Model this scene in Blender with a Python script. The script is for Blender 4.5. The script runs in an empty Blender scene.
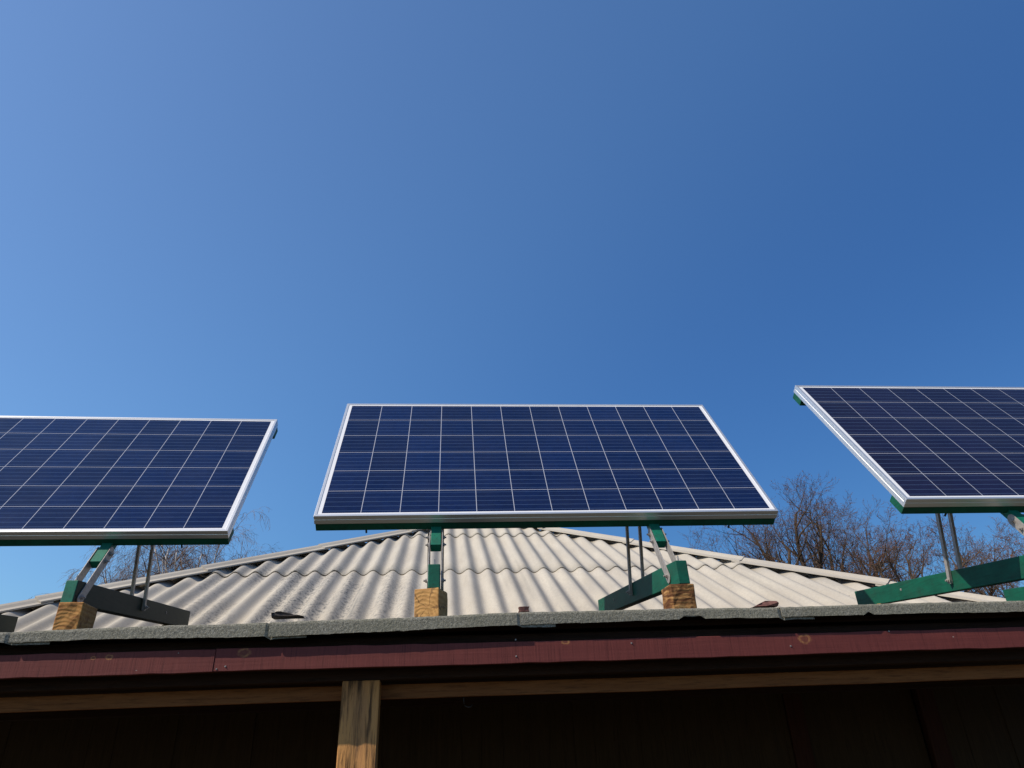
import bpy, bmesh, math, random
from mathutils import Vector, Matrix
random.seed(7)
R = math.radians
scene = bpy.context.scene
COL = scene.collection

# ------------------------------------------------------------------ camera
F_PX, PITCH, ROLL, YAW = 682.03, R(28), R(-2.42), R(6.48)
fw = Vector((math.sin(YAW)*math.cos(PITCH), math.cos(YAW)*math.cos(PITCH), math.sin(PITCH)))
r0 = Vector((math.cos(YAW), -math.sin(YAW), 0)); u0 = r0.cross(fw)
rt = r0*math.cos(ROLL)+u0*math.sin(ROLL); up = -r0*math.sin(ROLL)+u0*math.cos(ROLL)
cd = bpy.data.cameras.new('camera'); cam = bpy.data.objects.new('camera', cd); COL.objects.link(cam)
cd.sensor_width = 36; cd.lens = 36*F_PX/1024; cd.clip_start = .05; cd.clip_end = 2000
cam.matrix_world = Matrix(((rt.x, up.x, -fw.x, 0), (rt.y, up.y, -fw.y, 0), (rt.z, up.z, -fw.z, 0), (0, 0, 0, 1)))
scene.camera = cam

# ------------------------------------------------------------------ sky, sun, exposure
SUN_EL, SUN_AZ = R(45), R(68)            # azimuth measured from -y towards -x
sdir = Vector((-math.sin(SUN_AZ)*math.cos(SUN_EL), -math.cos(SUN_AZ)*math.cos(SUN_EL), math.sin(SUN_EL)))
world = bpy.data.worlds.new('World'); scene.world = world; world.use_nodes = True
nt = world.node_tree
sky = nt.nodes.new('ShaderNodeTexSky'); sky.sky_type = 'NISHITA'; sky.sun_disc = False
sky.sun_elevation = SUN_EL; sky.sun_rotation = R(180)+SUN_AZ
sky.altitude = 100; sky.air_density = 1.5; sky.dust_density = 0.3; sky.ozone_density = 8.0
nt.nodes['Background'].inputs['Strength'].default_value = .14
# thin haze: the air is milky towards the sun and deep blue away from it
geo = nt.nodes.new('ShaderNodeTexCoord'); dot = nt.nodes.new('ShaderNodeVectorMath'); dot.operation = 'DOT_PRODUCT'
dot.inputs[1].default_value = sdir; nt.links.new(geo.outputs['Generated'], dot.inputs[0])
mr = nt.nodes.new('ShaderNodeMapRange'); mr.inputs[1].default_value = -.4; mr.inputs[2].default_value = .8
nt.links.new(dot.outputs['Value'], mr.inputs[0])
rp = nt.nodes.new('ShaderNodeValToRGB'); nt.links.new(mr.outputs[0], rp.inputs[0]); rp.color_ramp.interpolation = 'B_SPLINE'
el = rp.color_ramp.elements
while len(el) < 5: el.new(.5)
for e_, (p_, c_) in zip(el, ((0, (.26, .42, .60)), (.25, (.31, .51, .73)), (.5, (.655, .83, .96)), (.75, (.80, .865, .94)), (1, (1.0, .94, .93)))):
    e_.position = p_; e_.color = (*c_, 1)
mx = nt.nodes.new('ShaderNodeMix'); mx.data_type = 'RGBA'; mx.blend_type = 'MULTIPLY'; mx.inputs[0].default_value = 1
nt.links.new(sky.outputs[0], mx.inputs[6]); nt.links.new(rp.outputs[0], mx.inputs[7])
nt.links.new(mx.outputs[2], nt.nodes['Background'].inputs['Color'])
sl = bpy.data.lights.new('sun', 'SUN'); sl.energy = 5.0; sl.angle = R(.5); sl.color = (1, .90, .75)
so = bpy.data.objects.new('sun', sl); COL.objects.link(so)
so.rotation_euler = sdir.to_track_quat('Z', 'Y').to_euler(); so.location = (-8, -4, 10)
vs = scene.view_settings
vs.view_transform = 'Standard'; vs.look = 'None'; vs.gamma = 1; vs.use_curve_mapping = False
vs.exposure = 0.12

GZ = -1.62                                # ground level, the camera is at the origin

# ------------------------------------------------------------------ node helpers
class NT:
    def __init__(s, name, rough=.6, metal=0, spec=.5):
        s.m = bpy.data.materials.new(name); s.m.use_nodes = True
        s.t = s.m.node_tree; s.b = s.t.nodes['Principled BSDF']
        s.b.inputs['Roughness'].default_value = rough; s.b.inputs['Metallic'].default_value = metal
        s.b.inputs['Specular IOR Level'].default_value = spec
    def put(s, sock, v):
        if v is None: return
        if hasattr(v, 'links'): s.t.links.new(v, sock)
        else:
            if isinstance(v, (tuple, list)) and len(v) == 3 and sock.type == 'RGBA': v = (*v, 1)
            sock.default_value = v
    def n(s, typ, outs=0, ins=None, **kw):
        nd = s.t.nodes.new('ShaderNode'+typ)
        for k, v in kw.items(): setattr(nd, k, v)
        for k, v in (ins or {}).items(): s.put(nd.inputs[k], v)
        return nd.outputs[outs]
    def M(s, op, a, b=None, c=None):
        i = {0: a}
        if b is not None: i[1] = b
        if c is not None: i[2] = c
        return s.n('Math', 0, i, operation=op)
    def obj(s): return s.n('TexCoord', 'Object')
    def uv(s): return s.n('TexCoord', 'UV')
    def scale(s, v, sc, loc=(0, 0, 0), rot=(0, 0, 0)):
        return s.n('Mapping', 0, {'Vector': v, 'Scale': sc, 'Location': loc, 'Rotation': rot})
    def noise(s, v, sc=5, det=4, rough=.55, dist=0, out='Fac'):
        return s.n('TexNoise', out, {'Vector': v, 'Scale': sc, 'Detail': det, 'Roughness': rough, 'Distortion': dist})
    def ramp(s, f, stops):
        nd = s.t.nodes.new('ShaderNodeValToRGB'); s.t.links.new(f, nd.inputs[0])
        el = nd.color_ramp.elements
        while len(el) < len(stops): el.new(.5)
        for e, (p, c) in zip(el, stops):
            e.position = p; e.color = (c, c, c, 1) if not isinstance(c, (tuple, list)) else (*c, 1)
        return nd.outputs[0]
    def mix(s, f, a, b, mode='MIX'):
        nd = s.t.nodes.new('ShaderNodeMix'); nd.data_type = 'RGBA'; nd.blend_type = mode
        s.put(nd.inputs[0], f); s.put(nd.inputs[6], a); s.put(nd.inputs[7], b); return nd.outputs[2]
    def col(s, c): s.put(s.b.inputs['Base Color'], c); return s
    def bump(s, h, st=.3, d=.005):
        s.put(s.b.inputs['Normal'], s.n('Bump', 0, {'Height': h, 'Strength': st, 'Distance': d})); return s

# ------------------------------------------------------------------ materials
def m_alu():
    k = NT('anodised_aluminium', .40, .80, .5)
    n = k.noise(k.scale(k.obj(), (3, 60, 60)), 1, 3)
    k.col(k.ramp(n, [(.3, (.70, .69, .67)), (.7, (.78, .77, .75))])); return k.m
PW, PH = 1.956, .992
CW = .1585; MX = (PW-12*CW)/2; MY = (PH-6*CW)/2
def m_cells(name='solar_cells', ca=(.0018, .0058, .033), cb=(.0024, .0084, .046), cc=(.0034, .0130, .066)):
    k = NT(name, .10, 0, .32)
    sx = k.n('SeparateXYZ', 0, {0: k.uv()}); sep = sx.node
    u, v = sep.outputs[0], sep.outputs[1]
    cu = k.M('DIVIDE', k.M('SUBTRACT', u, MX), CW); cv = k.M('DIVIDE', k.M('SUBTRACT', v, MY), CW)
    fu, fv = k.M('FRACT', cu), k.M('FRACT', cv)
    gx = k.M('GREATER_THAN', k.M('ABSOLUTE', k.M('SUBTRACT', fu, .5)), .5-.0085)
    gy = k.M('GREATER_THAN', k.M('ABSOLUTE', k.M('SUBTRACT', fv, .5)), .5-.0080)
    ox = k.M('GREATER_THAN', k.M('ABSOLUTE', k.M('SUBTRACT', cu, 6)), 5.99)
    oy = k.M('GREATER_THAN', k.M('ABSOLUTE', k.M('SUBTRACT', cv, 3)), 2.99)
    gap = k.M('MINIMUM', k.M('ADD', k.M('ADD', gx, gy), k.M('ADD', ox, oy)), 1)
    bb = k.M('LESS_THAN', k.M('ABSOLUTE', k.M('SUBTRACT', k.M('FRACT', k.M('MULTIPLY', fv, 5)), .5)), .045)
    cell = k.n('CombineXYZ', 0, {0: k.M('FLOOR', cu), 1: k.M('FLOOR', cv), 2: k.n('ObjectInfo', 'Random')})
    wn = k.n('TexWhiteNoise', 'Value', {'Vector': cell}, noise_dimensions='3D')
    vor = k.n('TexVoronoi', 'Color', {'Vector': k.scale(k.uv(), (1, 1.3, 1)), 'Scale': 70})
    vv = k.n('SeparateColor', 0, {0: vor})
    t = k.M('ADD', k.M('MULTIPLY', wn, .6), k.M('MULTIPLY', vv, .4))
    base = k.ramp(t, [(0, ca), (.5, cb), (1, cc)])
    c = k.mix(k.M('MULTIPLY', bb, .42), base, (.08, .13, .24))
    c = k.mix(k.M('MULTIPLY', gap, .8), c, (.46, .47, .52)); c = k.mix(k.M('MINIMUM', k.M('ADD', ox, oy), 1), c, (.66, .66, .68))
    dust = k.noise(k.scale(k.uv(), (2, 3, 1)), 2.5, 5)
    c = k.mix(k.M('MULTIPLY', k.ramp(dust, [(.35, 0), (.75, 1)]), .015), c, (.35, .33, .3))
    k.col(c); k.put(k.b.inputs['Roughness'], k.ramp(dust, [(.3, .07), (.8, .2)])); return k.m
def m_green(name='green_paint', ca=(.0003, .062, .037), cb=(.0006, .092, .055)):
    k = NT(name, .62, 0, .3)
    o = k.obj(); n = k.noise(k.scale(o, (9, 9, 9)), 1.5, 5); g = k.noise(k.scale(o, (60, 5, 60)), 2, 3)
    c = k.ramp(n, [(.3, ca), (.7, cb)])
    chip = k.ramp(k.noise(k.scale(o, (30, 9, 30)), 1.6, 6, .7), [(.64, 0), (.68, 1)])
    c = k.mix(k.M('MULTIPLY', chip, .55), c, (.035, .05, .035))
    c = k.mix(k.ramp(g, [(.50, 0), (.72, .45)]), c, tuple(q*.45 for q in ca))
    grime = k.ramp(k.noise(k.scale(o, (5, 3, 7)), 1.7, 5, .65), [(.52, 0), (.75, .5)])
    c = k.mix(grime, c, (.020, .026, .018))
    k.col(c); k.bump(g, .25, .002); return k.m
def m_steel():
    k = NT('zinc_steel', .5, .35, .4)
    n = k.noise(k.scale(k.obj(), (30, 30, 30)), 2, 4)
    k.col(k.ramp(n, [(.3, (.25, .23, .215)), (.7, (.38, .355, .33))])); return k.m
def m_block(name, ca, cb, cst, stain, axis, cracks, lo=.42, sts=(18, 10, 45)):
    k = NT(name, .75, 0, .25)
    o = k.n('TexCoord', 'Object')
    w = k.n('TexWave', 'Fac', {'Vector': k.scale(o, (1, .35, 1), (.011, 0, .006)), 'Scale': 22, 'Distortion': 5, 'Detail': 3, 'Detail Scale': 1.5}, wave_type='RINGS', rings_direction=axis)
    st = k.noise(o, 38, 5, .65); st2 = k.noise(k.scale(o, sts), 1, 5, .62, .8)
    c = k.ramp(w, [(.0, ca), (.9, cb)])
    rnd = k.n('ObjectInfo', 'Random')
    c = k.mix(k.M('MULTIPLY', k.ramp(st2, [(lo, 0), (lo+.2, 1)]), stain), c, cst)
    if cracks:      # drying cracks running out from the pith
        sx = k.n('SeparateXYZ', 0, {0: k.scale(o, (1, 1, 1), (-.004, 0, -.042))}).node
        an = k.M('ARCTAN2', sx.outputs[2], sx.outputs[0])
        an = k.M('ADD', an, k.M('MULTIPLY', k.noise(o, 30, 2), 1.2))
        cr = k.M('LESS_THAN', k.M('ABSOLUTE', k.M('SUBTRACT', k.M('FRACT', k.M('MULTIPLY', an, .8)), .5)), .05)
        c = k.mix(k.M('MULTIPLY', cr, .6), c, (.09, .04, .015))
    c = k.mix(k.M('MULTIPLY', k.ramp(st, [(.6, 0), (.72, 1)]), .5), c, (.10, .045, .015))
    k.col(c); k.bump(k.M('ADD', w, st), .4, .002); return k.m
def m_felt():
    k = NT('roofing_felt', .95, 0, .2)
    o = k.obj(); g = k.n('TexVoronoi', 'Color', {'Vector': o, 'Scale': 330}); gv = k.n('SeparateColor', 0, {0: g})
    n = k.noise(o, 6, 6, .65); f = k.noise(o, 95, 3, .7)
    c = k.ramp(gv, [(0, (.13, .122, .098)), (.5, (.205, .193, .158)), (1, (.30, .285, .24))])
    c = k.mix(k.ramp(n, [(.35, 0), (.7, .55)]), c, (.155, .152, .110))
    c = k.mix(k.M('MULTIPLY', k.ramp(f, [(.58, 0), (.7, 1)]), .55), c, (.07, .07, .06))
    k.col(c); k.bump(k.M('ADD', gv, k.M('MULTIPLY', f, 2)), .7, .002); return k.m
def m_maroon():
    k = NT('maroon_paint', .7, 0, .3)
    o = k.obj()
    saw = k.noise(k.scale(o, (190, 190, 9)), 1, 3, .6); big = k.noise(k.scale(o, (2, 2, 10)), 1.5, 5)
    grain = k.noise(k.scale(o, (4, 60, 90)), 1, 3)
    c = k.ramp(saw, [(.30, (.088, .018, .015)), (.42, (.130, .029, .024)), (.7, (.152, .034, .028))])
    c = k.mix(k.ramp(big, [(.35, .0), (.75, .5)]), c, (.10, .020, .019))
    # knots: bare ringed wood showing through the paint
    for kx, kz, rr in ((1.215, .283, .017), (-.605, .288, .015), (.402, .295, .010), (-1.00, .286, .009), (-1.045, .284, .006)):
        d = k.n('VectorMath', 'Value', {0: k.scale(o, (.8, 0, 1.25)), 1: ((kx-.3)*.8, 0, (kz+1.62)*1.25)}, operation='DISTANCE')
        d = k.M('ADD', d, k.M('MULTIPLY', k.M('SUBTRACT', k.noise(o, 75, 3, .7), .5), rr*.9))
        q = k.M('DIVIDE', d, rr)
        ring = k.ramp(k.M('ABSOLUTE', k.M('SUBTRACT', q, .85)), [(.08, .8), (.38, 0)])
        ring = k.M('MULTIPLY', ring, k.ramp(k.noise(o, 45, 3, .7), [(.36, .1), (.6, 1)]))
        c = k.mix(k.ramp(q, [(.3, .6), (.6, 0)]), c, (.16, .055, .03))
        c = k.mix(ring, c, (.36, .165, .06))
    dots = k.n('TexVoronoi', 'Distance', {'Vector': k.scale(o, (6, 0, 11)), 'Scale': 1.6})
    c = k.mix(k.ramp(dots, [(.022, .6), (.035, 0)]), c, (.45, .38, .33))
    dk = k.n('TexVoronoi', 'Distance', {'Vector': k.scale(o, (4, 0, 9), (3.3, 0, 1.2)), 'Scale': 1.3})
    c = k.mix(k.ramp(dk, [(.02, .9), (.032, 0)]), c, (.02, .01, .01))
    k.col(c); k.bump(k.M('ADD', saw, grain), .35, .002); return k.m
def m_wood(name, a, b, cdark, axis='x', rough=.8):
    k = NT(name, rough, 0, .2)
    o = k.obj(); s = {'x': (2.5, 40, 40), 'z': (45, 45, 2.2), 'y': (40, 2.5, 40)}[axis]
    g = k.noise(k.scale(o, s), 1, 6, .65, .4); f = k.noise(k.scale(o, tuple(q*3 for q in s)), 1.3, 4, .7)
    c = k.ramp(g, [(.3, a), (.7, b)])
    c = k.mix(k.ramp(f, [(.5, 0), (.72, .85)]), c, cdark)
    k.col(c); k.bump(k.M('ADD', g, f), .5, .003); return k.m
def m_post():
    k = NT('weathered_post', .85, 0, .2)
    o = k.obj(); g = k.noise(k.scale(o, (55, 55, 4)), 1, 6, .7, .6)
    big = k.noise(k.scale(o, (14, 14, 2.5)), 1, 4); crk = k.noise(k.scale(o, (120, 120, 6)), 1, 4, .7)
    c = k.ramp(big, [(.3, (.46, .195, .055)), (.55, (.54, .265, .09)), (.75, (.36, .18, .075))])
    c = k.mix(k.ramp(g, [(.46, 0), (.62, .92)]), c, (.055, .030, .016))
    c = k.mix(k.ramp(crk, [(.58, 0), (.70, .6)]), c, (.12, .08, .06))
    k.col(c); k.bump(k.M('ADD', g, crk), .7, .004); return k.m
def m_cement(name='fibre_cement', base=((.345, .310, .258), (.455, .415, .350)), spots=True):
    k = NT(name, .9, 0, .2)
    uv = k.uv()
    st = k.noise(k.scale(uv, (9, 1.1, 1)), 1, 6, .62); big = k.noise(k.scale(uv, (.9, .9, 1)), 1, 5, .6)
    fine = k.noise(k.scale(uv, (60, 45, 1)), 1, 4, .7)
    c = k.ramp(st, [(.3, base[0]), (.65, base[1])])
    c = k.mix(k.ramp(big, [(.42, 0), (.72, .5)]), c, (.29, .275, .26))
    c = k.mix(k.ramp(fine, [(.40, .22), (.62, 0)]), c, (.26, .24, .21))
    if spots:
        sx = k.n('SeparateXYZ', 0, {0: uv}).node
        zone = k.ramp(k.M('ABSOLUTE', k.M('SUBTRACT', sx.outputs[0], 16.0)), [(.35, 1), (1.25, .12)])
        zone = k.M('MULTIPLY', zone, k.ramp(k.M('MULTIPLY', sx.outputs[1], .3), [(.45, 1), (.75, .25)]))
        msk = k.M('MULTIPLY', zone, k.ramp(k.noise(k.scale(uv, (5.2, .75, 1), (4.1, 2, 0)), 1, 4), [(.40, 0), (.58, 1)]))
        run = k.ramp(k.noise(k.scale(uv, (14, .35, 1), (2, 5, 0)), 1, 4, .6), [(.56, 0), (.70, .55)])
        c = k.mix(k.M('MULTIPLY', run, k.M('ADD', .35, zone)), c, (.17, .165, .155))
        lic = k.ramp(k.noise(k.scale(uv, (42, 26, 1)), 1, 5, .75), [(.47, 0), (.60, 1)])
        c = k.mix(k.M('MULTIPLY', k.M('MULTIPLY', msk, lic), .85), c, (.085, .09, .095))
        vo = k.n('TexVoronoi', 'Distance', {'Vector': k.scale(uv, (11, 9, 1)), 'Scale': 1.0})
        sp = k.M('MULTIPLY', k.ramp(vo, [(.035, 1), (.06, 0)]), k.ramp(big, [(.45, 0), (.55, 1)]))
        c = k.mix(k.M('MULTIPLY', sp, .8), c, (.11, .10, .09))
    k.col(c); k.bump(fine, .2, .002); return k.m
def m_bark(name, a, b, sc=(20, 20, 4)):
    k = NT(name, .9, 0, .15)
    n = k.noise(k.scale(k.obj(), sc), 1, 5, .65)
    k.col(k.ramp(n, [(.35, a), (.65, b)])); k.bump(n, .6, .01); return k.m
def m_ground():
    k = NT('dry_grass_ground', 1, 0, .1)
    o = k.obj(); n = k.noise(o, .35, 8, .65); f = k.noise(o, 14, 6, .7)
    c = k.ramp(n, [(.35, (.060, .046, .030)), (.55, (.075, .060, .035)), (.7, (.05, .05, .022))])
    c = k.mix(k.ramp(f, [(.4, 0), (.7, .6)]), c, (.09, .07, .04))
    k.col(c); k.bump(f, .8, .03); return k.m
ALU, CELL, GREEN, STEEL, BLOCK, FELT, MAROON = m_alu(), m_cells(), m_green(), m_steel(), m_block('cut_timber', (.36, .195, .065), (.52, .32, .125), (.17, .065, .018), .7, 'Y', False), m_felt(), m_maroon()
BLOCKA = m_block('rough_orange_timber', (.38, .175, .045), (.43, .215, .062), (.16, .055, .014), .8, 'Y', False, .45, (30, 30, 36))
BLOCKB = m_block('pale_end_grain', (.44, .235, .075), (.50, .275, .092), (.24, .10, .03), .4, 'Y', True)
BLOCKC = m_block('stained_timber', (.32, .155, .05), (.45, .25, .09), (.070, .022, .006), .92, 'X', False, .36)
CELLP = m_cells('purplish_solar_cells', (.0058, .0042, .018), (.0072, .0056, .024), (.0090, .0075, .032))
SUNGREEN = m_green('sunlit_green_paint', (.0005, .10, .062), (.001, .145, .09))  # same green paint, brightened in colour for the sunlit faces
SHADED_WGREEN = m_green('weathered_shaded_green_paint', (.011, .022, .011), (.026, .034, .019))  # weathered green with the shade of the beam sides put into its colour
k = NT('white_backsheet', .6); k.col((.7, .7, .72)); BACK = k.m
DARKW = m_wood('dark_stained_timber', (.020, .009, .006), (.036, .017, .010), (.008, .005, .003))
LATHW = m_wood('raw_brown_timber', (.19, .074, .026), (.26, .110, .040), (.055, .022, .009))
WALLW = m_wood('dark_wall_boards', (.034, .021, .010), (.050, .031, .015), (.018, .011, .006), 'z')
DOORW = m_wood('red_brown_door_paint', (.036, .012, .007), (.05, .017, .010), (.02, .008, .005), 'z')
POSTW = m_post(); CEM = m_cement()
CAPM = m_cement('ridge_cement', ((.36, .32, .265), (.46, .42, .355)), False)
BARK = m_bark('grey_brown_bark', (.040, .029, .021), (.09, .066, .048))
TWIG = m_bark('twig_bark', (.058, .040, .028), (.105, .074, .052))
BUDM = m_bark('red_bud', (.13, .052, .030), (.19, .085, .050))
BIRCH = m_bark('birch_bark', (.30, .27, .25), (.62, .59, .55), (6, 6, 14))
BTWIG = m_bark('birch_twig', (.12, .075, .055), (.22, .16, .125))
GRND = m_ground()
k = NT('old_dark_felt', .95, 0, .15); k.col(k.ramp(k.noise(k.obj(), 9, 6), [(.35, (.035, .031, .024)), (.7, (.065, .058, .044))])); OLDFELT = k.m
k = NT('black_rubber', .7); k.col((.02, .018, .016)); BLACK = k.m
k = NT('scrap_paint', .8); k.col(k.ramp(k.noise(k.obj(), 60, 4), [(.35, (.09, .03, .025)), (.7, (.20, .09, .07))])); SCRAP = k.m
k = NT('old_felt_flap', .9); k.col(k.ramp(k.noise(k.obj(), 70, 4), [(.35, (.02, .017, .016)), (.7, (.07, .055, .05))])); FLAP = k.m

# ------------------------------------------------------------------ mesh helpers
def V(*a): return Vector(a)
def box(bm, o, ax, ay, az, lo, hi):
    """box in the frame (o; ax, ay, az) from lo to hi"""
    vs = [bm.verts.new(o+ax*x+ay*y+az*z) for z in (lo[2], hi[2]) for y in (lo[1], hi[1]) for x in (lo[0], hi[0])]
    fs = []
    for q in ((0, 2, 3, 1), (4, 5, 7, 6), (0, 1, 5, 4), (2, 6, 7, 3), (0, 4, 6, 2), (1, 3, 7, 5)):
        fs.append(bm.faces.new([vs[i] for i in q]))
    return fs
EX, EY, EZ, O0 = V(1, 0, 0), V(0, 1, 0), V(0, 0, 1), V(0, 0, 0)
def prism(bm, pts, d):
    """closed polygon pts extruded by the vector d"""
    a = [bm.verts.new(p) for p in pts]; b = [bm.verts.new(p+d) for p in pts]
    n = len(pts)
    bm.faces.new(a[::-1]); bm.faces.new(b)
    for i in range(n): bm.faces.new((a[i], a[(i+1) % n], b[(i+1) % n], b[i]))
def bolt(bm, p, d, r=.007, h=.006):
    """hex head with a threaded end at p along d"""
    d = d.normalized(); x = d.orthogonal().normalized(); y = d.cross(x)
    for rr, h0, h1, k in ((r*1.5, -.001, .0015, 12), (r, .0015, h, 6), (r*.5, h, h*1.8, 8)):
        prism(bm, [p+d*h0+(x*math.cos(i*6.2832/k)+y*math.sin(i*6.2832/k))*rr for i in range(k)], d*(h1-h0))
def link(name, bm, mat, parent=None, bev=0, smooth=False, loc=None):
    bmesh.ops.recalc_face_normals(bm, faces=bm.faces)
    me = bpy.data.meshes.new(name); bm.to_mesh(me); bm.free(); me.materials.append(mat)
    o = bpy.data.objects.new(name, me); COL.objects.link(o)
    if parent: o.parent = parent
    if loc is not None: o.location = loc
    if smooth:
        for p in me.polygons: p.use_smooth = True
    if bev:
        b = o.modifiers.new('bevel', 'BEVEL'); b.width = bev; b.segments = 2; b.limit_method = 'ANGLE'
    return o
def thing(name, label, cat, loc=(0, 0, 0), rz=0, group=None):
    o = bpy.data.objects.new(name, None); COL.objects.link(o); o.empty_display_size = .2
    o.location = loc; o.rotation_euler = (0, 0, rz); tag(o, label, cat, group); return o
def tag(o, label, cat, group=None):
    o['label'] = label; o['category'] = cat
    if group: o['group'] = group
    return o
def wobble_board(bm, x0, x1, y0, y1, z0, z1, amp=.003, step=.08, seed=0):
    """long board along x whose long edges are slightly uneven"""
    rnd = random.Random(seed); n = max(2, int((x1-x0)/step)); rings = []
    for i in range(n+1):
        x = x0+(x1-x0)*i/n; a = rnd.gauss(0, amp*.4); b = rnd.gauss(0, amp*.4)
        s = amp*math.sin(x*1.7+seed)
        rings.append([bm.verts.new((x, y, z)) for y, z in ((y0, z0+a+s), (y1, z0+a+s), (y1, z1+b+s), (y0, z1+b+s))])
    for p, q in zip(rings, rings[1:]):
        for j in range(4): bm.faces.new((p[j], q[j], q[(j+1) % 4], p[(j+1) % 4]))
    bm.faces.new(rings[0][::-1]); bm.faces.new(rings[-1])

# ------------------------------------------------------------------ ground
bm = bmesh.new(); N = 24
def gpos(i): t = (i/N*2-1); return 600*t*abs(t)
gv = [[bm.verts.new((gpos(i), gpos(j), GZ + (random.uniform(-.02, .02) if abs(gpos(i)) > 8 or abs(gpos(j)) > 8 else 0))) for i in range(N+1)] for j in range(N+1)]
for j in range(N):
    for i in range(N): bm.faces.new((gv[j][i], gv[j][i+1], gv[j+1][i+1], gv[j+1][i]))
g = link('ground', bm, GRND, smooth=True); g['kind'] = 'structure'

# ------------------------------------------------------------------ house with the hipped corrugated roof
house = thing('house', 'small house with a hipped roof of pale grey corrugated cement sheets behind the panels', 'house', (0.3, 8.15, GZ))
inv = V(-.3, -8.15, -GZ)
APEX = V(.449, 7.965, 2.409); EZ_ = .566
C1, C2, C3, C4 = V(-3.26, 4.1, EZ_), V(3.90, 4.1, EZ_), V(3.90, 11.9, EZ_), V(-3.26, 11.9, EZ_)
PITCHW, AMP, ROWL = .151, .0188, 1.62
def roof_face(A, B, phase, seed):
    ex = (B-A).normalized(); Lb = (B-A).length
    rel = APEX-A; ua = rel.dot(ex); slope = (rel-ex*ua); Ls = slope.length; ey = slope/Ls; nz = ex.cross(ey)
    bm = bmesh.new(); uvl = bm.loops.layers.uv.new('UVMap'); rnd = random.Random(seed)
    per = 14; du = PITCHW/per; n = int(Lb/du)
    vstart = -.12
    rows = []; v = .02-.0
    v0s = [vstart, 1.595-1.62+.0+.02+1.595-.02] if False else None
    lap0 = LAP_BASE
    cuts = [-.12]+[lap0+ROWL*i for i in range(4) if lap0+ROWL*i < Ls]
    for r, c in enumerate(cuts):
        top = (cuts[r+1]+.16) if r+1 < len(cuts) else Ls
        prev = None; off = rnd.uniform(-.01, .01)
        nv = 7
        for i in range(n+1):
            u = i*du
            lim = min(u/ua, (Lb-u)/(Lb-ua))*Ls+.01
            t = min(top, lim)
            if t-c < .02: prev = None; continue
            wav = AMP*math.cos(2*math.pi*(u-phase)/PITCHW)
            sheet = int((u-phase+.4)/1.057)
            rr = random.Random(seed*100+r*17+sheet); jj = rr.uniform(-.012, .012); hh = rr.uniform(0, .003)
            colv = []
            for q in range(nv):
                vv = c+jj+(t-c-jj)*q/(nv-1)
                lift = .011*(1-min(1, (vv-c)/ROWL))+hh
                colv.append((u, vv, bm.verts.new(A+ex*u+ey*vv+nz*(wav+lift))))
            if prev:
                for q in range(nv-1):
                    f = bm.faces.new((prev[q][2], colv[q][2], colv[q+1][2], prev[q+1][2]))
                    for lp, w in zip(f.loops, (prev[q], colv[q], colv[q+1], prev[q+1])):
                        lp[uvl].uv = (w[0]+seed*13.7, w[1])
            prev = colv
    for vt in bm.verts: vt.co += inv
    me = bpy.data.meshes.new('roof_sheets'); bm.to_mesh(me); bm.free(); me.materials.append(CEM)
    for p in me.polygons: p.use_smooth = True
    o = bpy.data.objects.new('roof_sheets', me); COL.objects.link(o); o.parent = house
    s = o.modifiers.new('solid', 'SOLIDIFY'); s.thickness = .007; s.offset = -1; s.use_rim = True
    return o
# the slope distance from the eave corner line to the lap seen at y = 5.54
LAP_BASE = (5.54-4.1)/math.cos(R(25.5))
roof_face(C1, C2, 3.93, 1)
roof_face(C2, C3, .1, 2); roof_face(C3, C4, .1, 3); roof_face(C4, C1, .1, 4)
def ridge_caps(A, B, n1, n2, seed):
    """angle caps lying along the hip from A (low) to B (apex); n1, n2: normals of the two roof faces"""
    d = (B-A); L = d.length; d.normalize(); nm = (n1+n2).normalized()
    w1 = d.cross(n1).normalized(); w2 = d.cross(n2).normalized()
    if w1.dot(n2) > 0: w1 = -w1
    if w2.dot(n1) > 0: w2 = -w2
    rnd = random.Random(seed); s = -.1; i = 0
    while s < L:
        e = min(L+.05, s+1.13); bm = bmesh.new(); uvl = bm.loops.layers.uv.new('UVMap')
        wid = .080; th = .010
        ra, rb = [], []
        for t, h, ring in ((s, .054+rnd.uniform(-.002, .005), ra), (e+.07, .044, rb)):
            p = A+d*t
            lift = nm*h
            prof = []
            for a in range(9):
                k = (a-4)/4
                arm = (w1 if k < 0 else w2)*abs(k)*wid
                prof.append(p+lift+arm+nm*(.018*(1-min(1, abs(k)*2.2)**2))-nm*(.004*abs(k)))
            for q in prof: ring.append(q)
            for q in prof[::-1]: ring.append(q-nm*th)
        a = [bm.verts.new(q) for q in ra]; b = [bm.verts.new(q) for q in rb]
        m = len(a)
        for j in range(m):
            f = bm.faces.new((a[j], a[(j+1) % m], b[(j+1) % m], b[j]))
            for lp, w in zip(f.loops, ((0, s), (.02, s), (.02, e), (0, e))): lp[uvl].uv = (w[0]+j*.03+seed, w[1])
        for j in range(8):
            bm.faces.new((a[j], a[j+1], a[m-2-j], a[m-1-j])); bm.faces.new((b[j+1], b[j], b[m-1-j], b[m-2-j]))
        # nail heads
        for vt in bm.verts: vt.co += inv
        link('ridge_cap', bm, CAPM, house)
        s = e; i += 1
def nrm(A, B): return (B-A).cross(APEX-A).normalized()
nF, nR, nB, nL = nrm(C1, C2), nrm(C2, C3), nrm(C3, C4), nrm(C4, C1)
for ci, (cc, na, nb_) in enumerate(((C1, nF, nL), (C2, nF, nR), (C3, nB, nR), (C4, nB, nL))): ridge_caps(cc, APEX, na, nb_, ci+1)
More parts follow.
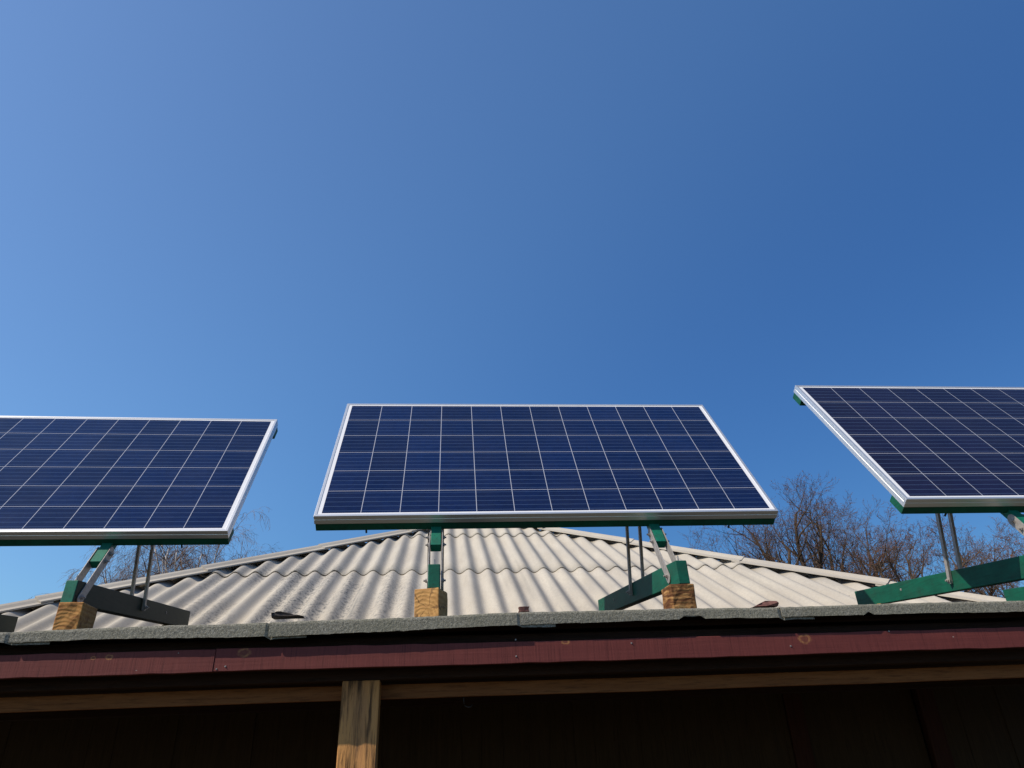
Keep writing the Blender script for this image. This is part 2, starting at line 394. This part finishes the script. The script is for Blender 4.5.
# walls (four, with a door in the porch wall)
def hbox(name, lo, hi, mat, parent=house, bev=.004):
    bm = bmesh.new(); box(bm, inv, EX, EY, EZ, lo, hi); return link(name, bm, mat, parent, bev)
for lo, hi in (((-3.1, 4.3, GZ), (2.13, 4.42, .50)), ((2.86, 4.3, GZ), (3.72, 4.42, .50)), ((2.13, 4.3, .30), (2.86, 4.42, .50)),
               ((-3.1, 11.58, GZ), (3.72, 11.7, .5)), ((-3.1, 4.42, GZ), (-2.98, 11.58, .5)), ((3.6, 4.42, GZ), (3.72, 11.58, .5))):
    hbox('wall', lo, hi, WALLW)
# upright cladding boards on the porch wall
for xa, xb in ((-3.08, 2.018), (2.972, 3.7)):
    bm = bmesh.new(); x = xa
    while x < xb-.02:
        w = min(random.uniform(.11, .16), xb-x)
        box(bm, inv, EX, EY, EZ, (x, 4.275+random.uniform(0, .004), GZ), (x+w-.001, 4.302, .49)); x += w
    link('cladding', bm, WALLW, house, .001)
hbox('door_frame', (2.02, 4.262, GZ), (2.13, 4.32, .31), DOORW); hbox('door_frame', (2.86, 4.262, GZ), (2.97, 4.32, .31), DOORW)
hbox('door_frame', (2.13, 4.262, .29), (2.86, 4.32, .39), DOORW)
dr = hbox('door', (2.135, 4.31, GZ+.03), (2.855, 4.355, .285), WALLW)
hbox('handle', (2.20, 4.285, -.62), (2.32, 4.308, -.60), STEEL, dr, .003)

# ------------------------------------------------------------------ porch
PX0, PX1 = -4.0, 4.6
porch = thing('porch', 'open timber porch with a dark red fascia and grey felt along its eave', 'porch', (0.3, 3.2, GZ))
pin = V(-.3, -3.2, -GZ)
PS = .0817                                # slope of the porch roof
def pz(y): return .385+PS*(y-2.3)
def pbox(name, lo, hi, mat, bev=.003):
    bm = bmesh.new(); box(bm, pin, EX, EY, EZ, lo, hi); return link(name, bm, mat, porch, bev)
bm = bmesh.new()
prism(bm, [pin+V(PX0, 2.375, pz(2.375)-.048), pin+V(PX0, 4.26, pz(4.26)-.036), pin+V(PX0, 4.26, pz(4.26)-.012), pin+V(PX0, 2.375, pz(2.375)-.030)], V(PX1-PX0, 0, 0))
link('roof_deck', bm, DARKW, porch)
# felt strips laid up the slope, each folded down over the eave and lapping the next
def interp(x, xs, ys):
    if x <= xs[0]: return ys[0]
    for a, b, c, d in zip(xs, xs[1:], ys, ys[1:]):
        if x <= b: return c+(d-c)*(x-a)/(b-a)
    return ys[-1]
def felt_top(x): return interp(x, (-1.323, -.534, .256, 1.143, 2.044), (.363, .374, .387, .385, .390))
def roofz(x, y): return pz(y)+(felt_top(x)-.387)*max(0, (4.3-y)/2)
def felt_bot(x): return interp(x, (-1.312, -.527, .254, 1.133, 2.024), (.335, .333, .349, .354, .354))
joints = [-4.0, -3.1, -2.2, -1.29, -.534, .256, 1.143, 2.06, 2.95, 3.8, 4.55]
drops = [0, 0, .004, .036, .050, .046, .040, .041, .042, .04, .04]
for i in range(len(joints)-1):
    rnd = random.Random(50+i); x0, x1 = joints[i], joints[i+1]+(.115 if i+2 < len(joints) else 0)
    n = int((x1-x0)/.018); bm = bmesh.new()
    base = [.052, .050, .050, .046, .048, .050, .045, .046, .046, .046][i]
    ph = rnd.uniform(0, 6); cols = []
    edge = 0
    for j in range(n+1):
        x = x0+(x1-x0)*j/n; t = j/n
        under = .007 if x > joints[i+1] else 0      # the lapped end slips beneath its neighbour
        edge = edge*.8+rnd.gauss(0, .0005)
        zt = .0012*math.sin(x*2.1+ph)+.0010*math.sin(x*9+ph)+rnd.gauss(0, .0005)+felt_top(x)-.385-.002
        bul = .0012*math.sin(x*3.3+ph*2)
        bot = felt_top(x)-felt_bot(x)+edge+(.004 if under else 0)
        notch = .012 if (i == 5 and .795 < x < .865) or rnd.random() < .012 else 0
        pr = []
        for y, z in ((2.40, roofz(x, 2.40)-.001), (2.325, pz(2.325)+zt), (2.304, pz(2.304)+zt), (2.3005, pz(2.3)-.0015+zt), (2.299, pz(2.3)-.006+zt),
                     (2.2985+bul*.3, pz(2.3)-.024+zt), (2.2985+bul, pz(2.3)-bot+zt+notch)):
            pr.append(bm.verts.new(pin+V(x, y+under+(.0015 if i % 2 else 0), z-under*.5)))
        cols.append(pr)
    for a, b in zip(cols, cols[1:]):
        for q in range(len(a)-1): bm.faces.new((a[q], b[q], b[q+1], a[q+1]))
    o = link('felt_strip', bm, FELT, porch, smooth=False)
    s = o.modifiers.new('solid', 'SOLIDIFY'); s.thickness = .0032; s.offset = 0
bm = bmesh.new()
rw = [[bm.verts.new(pin+V(PX0+(PX1-PX0)*i/86, y, roofz(PX0+(PX1-PX0)*i/86, y)-.003)) for y in (2.37, 2.9, 3.5, 4.24)] for i in range(87)]
for a, b in zip(rw, rw[1:]):
    for q in range(3): bm.faces.new((a[q], b[q], b[q+1], a[q+1]))
link('roof_sheet', bm, OLDFELT, porch)
# fascia boards
for i, (x0, x1, dz, dy) in enumerate(((-4.0, -.6905, -.003, 0), (-.6898, 2.031, .0, .0015), (2.0317, 4.6, .003, 0))):
    bm = bmesh.new(); wobble_board(bm, x0, x1, 2.3175+dy, 2.3375+dy,   .236+dz, .301+dz, .0018, .06, i+3)
    for vt in bm.verts: vt.co += pin
    link('fascia_board', bm, MAROON, porch, .0015)
# nails in the fascia
for x, z in ((-.80, .292), (-.655, .25), (-.68, .243), (.24, .305), (.24, .255), (1.52, .30), (1.16, .262), (.62, .285)):
    bm = bmesh.new(); bolt(bm, pin+V(x, 2.319, z), V(0, -1, 0), .0017, .002); link('nail', bm, STEEL, porch)
# board set back behind the fascia, closing the eave
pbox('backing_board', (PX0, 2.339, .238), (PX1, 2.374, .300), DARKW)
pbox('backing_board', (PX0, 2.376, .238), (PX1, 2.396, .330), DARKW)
# eave beam with a raw lath along its foot, inner beam, rafters
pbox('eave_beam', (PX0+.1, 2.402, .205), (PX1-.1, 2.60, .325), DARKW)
bm = bmesh.new(); wobble_board(bm, PX0+.1, PX1-.1, 2.482, 2.503, .1525, .196, .0015, .2, 9)
for vt in bm.verts: vt.co += pin
link('lath', bm, LATHW, porch, .002)
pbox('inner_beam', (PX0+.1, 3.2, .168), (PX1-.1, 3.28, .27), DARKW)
for i in range(9):
    x = -3.8+i*1.0
    bm = bmesh.new()
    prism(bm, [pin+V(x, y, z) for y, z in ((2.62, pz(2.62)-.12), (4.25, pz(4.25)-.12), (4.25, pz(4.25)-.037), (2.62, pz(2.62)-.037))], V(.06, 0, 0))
    link('rafter', bm, DARKW, porch, .003)
for x in (-3.45, -.311, 3.05):
    bm = bmesh.new(); rnd = random.Random(int(x*10)); rings = []
    for q in range(13):
        z = GZ+(.205-GZ)*q/12; ring = []
        for cx, cy in ((0, 0), (.034, -.001), (.06, .0), (.085, -.0015), (.118, 0), (.118, .08), (0, .08)):
            ring.append(bm.verts.new(pin+V(x+cx+rnd.gauss(0, .0012), 2.400+cy+rnd.gauss(0, .0008), z)))
        rings.append(ring)
    for a, b in zip(rings, rings[1:]):
        for j in range(7): bm.faces.new((a[j], a[(j+1) % 7], b[(j+1) % 7], b[j]))
    bm.faces.new(rings[0][::-1]); bm.faces.new(rings[-1])
    link('post', bm, POSTW, porch, .003)
# bent wire hook under the lath
def tube(bm, pts, rad, k=6):
    rings = []
    for i, p in enumerate(pts):
        d = (pts[min(i+1, len(pts)-1)]-pts[max(i-1, 0)]).normalized(); x = d.orthogonal().normalized(); y = d.cross(x)
        r = rad[i] if isinstance(rad, (list, tuple)) else rad
        rings.append([bm.verts.new(p+(x*math.cos(j*6.2832/k)+y*math.sin(j*6.2832/k))*r) for j in range(k)])
    for a, b in zip(rings, rings[1:]):
        for j in range(k): bm.faces.new((a[j], a[(j+1) % k], b[(j+1) % k], b[j]))
    if k > 3: bm.faces.new(rings[0][::-1]); bm.faces.new(rings[-1])
bm = bmesh.new(); tube(bm, [pin+V(.078+a, 2.495, .155+b) for a, b in ((0, 0), (0, -.022), (.004, -.030), (.014, -.034), (.024, -.032), (.028, -.026))], .0018)
link('wire_hook', bm, BLACK, porch, smooth=True)

# ------------------------------------------------------------------ solar panels with their mounts
PGROUP = 'solar panels standing along the porch eave'
def solar_panel(px_, py_, pz_, tilt, az, label, mounts, beam_mat=None, cell_mat=None, vrod=.40):
    """mounts: (world x, beam front y, beam rear y, rod y, bolt y, front foot?)"""
    t = thing('solar_panel', label, 'solar panel', (px_, py_, pz_), az, PGROUP)
    Y = V(0, math.cos(tilt), math.sin(tilt)); Nf = V(0, -math.sin(tilt), math.cos(tilt)); Bk = -Nf
    X = EX
    # frame: four mitre-less extrusions with a groove along the outer side
    bm = bmesh.new()
    prof = [(0, 0), (.0115, 0), (.0115, .004), (.0115, .040), (0, .040), (0, .020), (.0016, .0192), (.0016, .0168), (0, .016)]
    prism(bm, [Y*a+Bk*b for a, b in prof], X*PW)
    prism(bm, [Y*(PH-a)+Bk*b for a, b in prof], X*PW)
    prism(bm, [X*a+Y*.0117+Bk*b for a, b in prof], Y*(PH-.0234))
    prism(bm, [X*(PW-a)+Y*.0117+Bk*b for a, b in prof], Y*(PH-.0234))
    fr = link('frame', bm, ALU, t, .0007)
    bm = bmesh.new(); uvl = bm.loops.layers.uv.new('UVMap')
    q = [(.0105, .0105), (PW-.0105, .0105), (PW-.0105, PH-.0105), (.0105, PH-.0105)]
    f = bm.faces.new([bm.verts.new(X*a+Y*b+Bk*.0022) for a, b in q])
    for lp, w in zip(f.loops, q): lp[uvl].uv = w
    link('cell_array', bm, cell_mat or CELL, t)
    bm = bmesh.new(); box(bm, O0, X, Y, Bk, (.0118, .0118, .0045), (PW-.0118, PH-.0118, .008)); 
    link('backsheet', bm, BACK, t)
    bm = bmesh.new(); box(bm, O0, X, Y, Bk, (PW/2-.06, PH-.22, .0082), (PW/2+.06, PH-.11, .03)); link('junction_box', bm, BLACK, t, .004)
    # battens along the long edges
    for v0 in (.002, PH-.087):
        bm = bmesh.new(); box(bm, O0, X, Y, Bk, (.003, v0, .0405), (PW-.003, v0+.085, .076)); link('batten', bm, GREEN, t, .0025)
    # a bolt end poking out of the lower batten
    for a in (.205, PW-.2):
        bm = bmesh.new(); prism(bm, [X*a+Y*.012+Bk*.074+(X*math.cos(j)+Y*math.sin(j))*.004 for j in (0, 1.05, 2.1, 3.14, 4.2, 5.25)], Bk*.022); link('bolt', bm, BLACK, t)
    Mi = Matrix.Rotation(-az, 4, 'Z')
    def L(wx, wy, wz): return Mi @ V(wx-px_, wy-py_, wz-pz_)
    for wx, yf, yr, yrod, foot in mounts:
        lx = L(wx, yf, 0).x
        # rafter under the panel, its foot poking out below the lower edge
        bm = bmesh.new(); box(bm, X*lx, X, Y, Bk, (-.021, -.113, .062), (.021, PH-.08, .098)); link('rafter', bm, SUNGREEN, t, .002)
        bw, bh = .0220, .088
        def bz(y): return .509+PS*(y-2.5)            # underside of the beam
        # beam laid back over the roof
        bm = bmesh.new(); s_ = Mi.to_3x3()
        c = [L(wx-bw, yf, bz(yf)), L(wx-bw, yr, bz(yr)), L(wx-bw, yr-.0, bz(yr)+bh), L(wx-bw, yf+.006, bz(yf)+bh)]
        prism(bm, c, s_ @ V(2*bw, 0, 0)); be = link('beam', bm, SUNGREEN if beam_mat else GREEN, t, .003)
        if beam_mat:         # front end in the sunlit green, sides coloured darker for shade and weathering
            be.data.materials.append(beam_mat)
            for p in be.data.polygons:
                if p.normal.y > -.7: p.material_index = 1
        # two flat straps hinging the rafter to the beam
        a = X*lx+Y*(-.045)+Bk*.080
        d = -Y; kk = 0
        # the line of the strap meets the beam's middle
        wa = Vector((wx, (a.y+py_), a.z+pz_))
        Lb = (wa.z-(bz(2.62)+bh*.50))/math.sin(tilt)
        for sgn in (-1, 1):
            bm = bmesh.new(); o = X*(lx+sgn*(bw+.0022))
            pts = []
            for r, (cc, a0) in enumerate(((Y*(-.045)+Bk*.080, 0), (Y*(-.045-Lb)+Bk*.080, math.pi))):
                for j in range(7):
                    th = a0+math.pi*j/6
                    pts.append(o+cc+(Bk*math.cos(th)+Y*math.sin(th))*.0205+Y*(.012 if r == 0 else -.012))
            prism(bm, pts, X*(.0032*sgn)); st = link('strap', bm, STEEL, t, .0006)
            for al in (-.046, -.092, -.045-Lb):
                bm = bmesh.new(); bolt(bm, o+X*sgn*.0032+Y*al+Bk*.080, X*sgn, .0074, .008); link('bolt', bm, STEEL, st)
        # two upright flat rods holding the back of the panel
        zr = bz(yrod)+.046
        v = vrod; top = X*lx+Y*v+Bk*.082
        for sgn in (-1, 1):
            lo = L(wx+sgn*(bw+.0085), yrod, zr); hi = V(lo.x, top.y, top.z)
            dd = (hi-lo).normalized(); sd = X.cross(dd).normalized()
            bm = bmesh.new(); box(bm, lo, X, sd, dd, (-.0062, -.0085, -.014), (.0062, .0085, (hi-lo).length+.015)); ro = link('support_rod', bm, STEEL, t, .0005)
            bm = bmesh.new(); bolt(bm, lo+X*sgn*.0075, X*sgn, .0075, .008); link('bolt', bm, STEEL, ro)
        for sgn, dy in ((-1, .37), (1, .30)):
            bm = bmesh.new(); bolt(bm, L(wx+sgn*bw, yrod+dy, bz(yrod+dy)+.05), X*sgn, .004, .002); link('screw', bm, STEEL, be)
        # bolt end on the beam's top and a foot below its far end
        bm = bmesh.new(); p = L(wx, yf+.035, bz(yf)+bh); prism(bm, [p+(X*math.cos(j)+EY*math.sin(j))*.003 for j in (0, 1.05, 2.1, 3.14, 4.2, 5.25)], EZ*.024); link('bolt', bm, STEEL, be)
        for yy in ([yr-.16] + ([yf+.02] if foot else [])):
            bm = bmesh.new(); p = L(wx, yy, pz(yy)+.004)
            box(bm, p, X, EY, EZ, (-.04, -.05, 0), (.04, .05, bz(yy)-pz(yy)-.006)); link('foot', bm, BLOCK, t, .003)
    return t
solar_panel(-2.858, 2.897, .851, R(53.47), .0185, 'blue solar panel cut off by the left edge, on weathered beams with dull shaded sides',
            [(-2.33, 2.80, 4.14, 3.34, True), (-1.388, 2.76, 4.03, 3.385, False)], SHADED_WGREEN, None, .50)
solar_panel(-.518, 2.745, .853, R(53.76), -.0114, 'blue solar panel seen whole in the middle, in front of the roof peak',
            [(-.027, 2.505, 3.89, 3.15, False), (.897, 2.505, 3.89, 3.15, False)])
solar_panel(1.840, 2.453, .812, R(55.24), -.0066, 'blue solar panel cut off by the right edge, its silver left side in the sun',
            [(2.322, 2.24, 3.72, 2.945, True), (3.285, 2.24, 3.80, 2.945, True)], None, CELLP, .52)

# ------------------------------------------------------------------ wooden blocks under the beam ends
def block(x, y, w, d, rz, label, seed, mat):
    rnd = random.Random(seed); zb = roofz(x, y)-.002; zt = .505+PS*(y-2.5)
    bm = bmesh.new(); box(bm, O0, EX, EY, EZ, (-w/2, -d/2, 0), (w/2, d/2, zt-zb))
    bmesh.ops.subdivide_edges(bm, edges=bm.edges, cuts=3, use_grid_fill=True)
    for vt in bm.verts:
        vt.co += V(rnd.gauss(0, .0009), rnd.gauss(0, .0009), 0)
    o = link('wooden_block', bm, mat, None, .004, loc=(x, y, zb)); o.rotation_euler = (0, 0, rz)
    return tag(o, label, 'wooden block', 'sawn wooden blocks under the mounts')
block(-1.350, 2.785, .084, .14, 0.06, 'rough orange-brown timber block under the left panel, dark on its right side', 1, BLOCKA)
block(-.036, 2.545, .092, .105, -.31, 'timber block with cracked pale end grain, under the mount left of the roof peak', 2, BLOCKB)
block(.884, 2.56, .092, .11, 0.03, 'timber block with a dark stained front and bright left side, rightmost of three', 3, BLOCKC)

# ------------------------------------------------------------------ scraps lying on the eave
def scrap(name, x, y, pts, depth, mat, label, cat, seed, rz=0):
    rnd = random.Random(seed); bm = bmesh.new()
    prism(bm, [V(a, -depth/2, b) for a, b in pts], V(0, depth, 0))
    bmesh.ops.subdivide_edges(bm, edges=bm.edges, cuts=1)
    for vt in bm.verts: vt.co += V(rnd.gauss(0, .0015), rnd.gauss(0, .003), rnd.gauss(0, .0008) if vt.co.z > .002 else 0)
    o = link(name, bm, mat, None, .0015, loc=(x, y, pz(y)+.004)); o.rotation_euler = (0, 0, rz)
    return tag(o, label, cat)
scrap('felt_scrap', -.515, 2.335, [(-.022, 0), (.080, 0), (.05, .006), (.02, .014), (-.005, .016), (-.021, .012)], .05, FLAP,
      'crumpled black flap of felt lying on the eave above the first felt joint', 'felt scrap', 1)
scrap('wood_scrap', .273, 2.34, [(-.017, 0), (.017, 0), (.017, .0165), (-.017, .0165)], .03, SCRAP,
      'short square dark red offcut standing on the eave below the roof peak', 'wood scrap', 2)
scrap('brick_chip', 1.115, 2.34, [(-.055, 0), (.034, 0), (.038, .008), (.030, .016), (-.012, .017), (-.028, .010)], .04, SCRAP,
      'flat reddish chip lying on the eave right of the middle panel mounts', 'chip', 3)

# ------------------------------------------------------------------ bare trees behind the house
def tree(name, label, cat, x, y, height, fork, spread, seed, kind='maple', limbs=8, group=None):
    rnd = random.Random(seed)
    t = thing(name, label, cat, (x, y, GZ), rnd.uniform(0, 6.28), group)
    tb, cb, bb = bmesh.new(), bmesh.new(), bmesh.new()
    droop = kind == 'birch'
    def bud(p, s):
        a = rnd.uniform(0, 6.28); h = V(math.cos(a), math.sin(a), rnd.uniform(-.5, .5))*s; w = V(-math.sin(a), math.cos(a), rnd.uniform(-.4, .4))*s*.6
        vs = [bb.verts.new(p+q) for q in (h, w, -h, -w)]
        u = bb.verts.new(p+V(0, 0, s*.7))
        for i in range(4): bb.faces.new((vs[i], vs[(i+1) % 4], u))
    def grow(p, d, length, r, lev):
        n = (9, 8, 6, 5, 4, 3)[lev]; pts = [p.copy()]; rad = [r]; kink = (.05, .12, .13, .13, .14, .14)[lev] if not droop else (.07, .15, .18, .19, .20, .2)[lev]
        for i in range(n):
            trop = V(0, 0, .06 if lev < 2 else .05)
            if droop and lev >= 3: trop = V(0, 0, -.32)
            elif droop and lev == 2: trop = V(0, 0, -.02)
            d = (d+V(rnd.gauss(0, kink), rnd.gauss(0, kink), rnd.gauss(0, kink*.8))*.8+trop).normalized()
            p = p+d*(length/n); pts.append(p.copy()); rad.append(max(r*(1-(i+1)/n*(.55 if lev < 2 else .80)), .0028))
        tube(tb if lev < 2 else cb, pts, rad, (8, 6, 4, 3, 3, 3)[lev])
        return pts, rad
    def ray(pts, f):
        i = min(int(f*(len(pts)-1)), len(pts)-2); q = f*(len(pts)-1)-i
        return pts[i].lerp(pts[i+1], q), (pts[i+1]-pts[i]).normalized()
    def branch(pts, rad, lev, length):
        if lev > 4: return
        num = (limbs, 7, 6, 4, 3)[lev] if not droop else (limbs, 7, 6, 5, 3)[lev]
        for c in range(num):
            f = rnd.uniform(.25, .98) if lev else rnd.uniform(.5, 1.0)
            if c == 0: f = .99
            p, d = ray(pts, f)
            a = rnd.uniform(0, 6.28); o = d.orthogonal().normalized(); o = (Matrix.Rotation(a, 3, d) @ o)
            ang = R(rnd.uniform(22, 58)) if lev else R(rnd.uniform(18, 55)*spread)
            nd = d*math.cos(ang)+o*math.sin(ang)
            ln = length*rnd.uniform(.42, .68)*(1.0 if lev else 1.0)*(1.15-.35*f if lev else 1)
            if lev == 0: ln = (height-fork)*rnd.uniform(.6, .85)
            rr = max(rad[min(int(f*(len(rad)-1)), len(rad)-1)]*(rnd.uniform(.75, 1.0) if lev == 0 and not droop else rnd.uniform(.50, .74)), .004)
            q, qr = grow(p, nd, ln, rr, lev+1)
            if lev >= 3 and kind == 'maple':
                for e in range(1 if rnd.random() < .3 else 2): bud(ray(q, rnd.uniform(.3, 1))[0]+V(*(rnd.gauss(0, .015) for _ in range(3))), rnd.uniform(.010, .021))
            branch(q, qr, lev+1, ln)
    trunk, tr = grow(V(0, 0, 0), V(rnd.gauss(0, .05), rnd.gauss(0, .05), 1).normalized(), fork+(height-fork)*.35, (.011 if droop else .017)*height+.03, 0)
    branch(trunk, tr, 0, height-fork)
    zm = sorted(v.co.z for v in cb.verts)[int(len(cb.verts)*.9995)]; f = height/zm
    for b_ in (tb, cb, bb):
        for v in b_.verts: v.co *= f
    mb, mt = (BIRCH, BTWIG) if droop else (BARK, TWIG)
    link('trunk', tb, mb, t, smooth=True); link('crown', cb, mt, t)
    if len(bb.verts): link('buds', bb, BUDM, t)
    else: bb.free()
    return t
def at(dx, dy, dist): return dx*dist, dy*dist
MG, BG = 'bare trees behind the right of the roof', 'bare birches behind the left of the roof'
for nm, dr, dist, h, fork, spr, seed, lim, lab in (
    ('bare_tree', (.425, .905), 22, 7.6, 3.4, 1.3, 11, 10, 'bare tree with low branches reaching left, just right of the middle panel'),
    ('bare_tree', (.468, .884), 22, 9.1, 4.4, .8, 12, 8, 'tall bare tree with upright branches in the gap between the middle and right panels'),
    ('bare_tree', (.515, .857), 24, 8.9, 4.4, 1.0, 13, 8, 'bare reddish tree in front of the corner gap beside the right panel'),
    ('bare_tree', (.566, .824), 21, 7.6, 3.8, 1.3, 14, 10, 'wide bare tree with red buds behind the lower left corner of the right panel'),
    ('bare_tree', (.618, .786), 24, 7.4, 3.7, 1.1, 15, 8, 'bare budding tree behind the upright rods of the right panel'),
    ('bare_tree', (.672, .740), 21, 6.3, 3.2, 1.2, 16, 8, 'bare budding tree at the right edge above the green beam')):
    x, y = at(*dr, dist); tree(nm, lab, 'tree', x, y, h, fork, spr, seed, 'maple', lim, MG)
for nm, dr, dist, h, fork, spr, seed, lim, lab in (
    ('birch_tree', (-.334, .943), 25, 9.5, 4.6, .6, 21, 9, 'pale birch with white stems beyond the left hip, nearest the middle panel'),
    ('birch_tree', (-.357, .934), 26, 10.0, 4.8, .8, 22, 9, 'pale birch beyond the left hip, seen just right of the thin rods'),
    ('birch_tree', (-.408, .913), 26, 8.3, 4.4, .9, 23, 7, 'thin pale birch twigs beyond the left hip, beside the strap of the left mount')):
    x, y = at(*dr, dist); tree(nm, lab, 'tree', x, y, h, fork, spr, seed, 'birch', lim, BG)
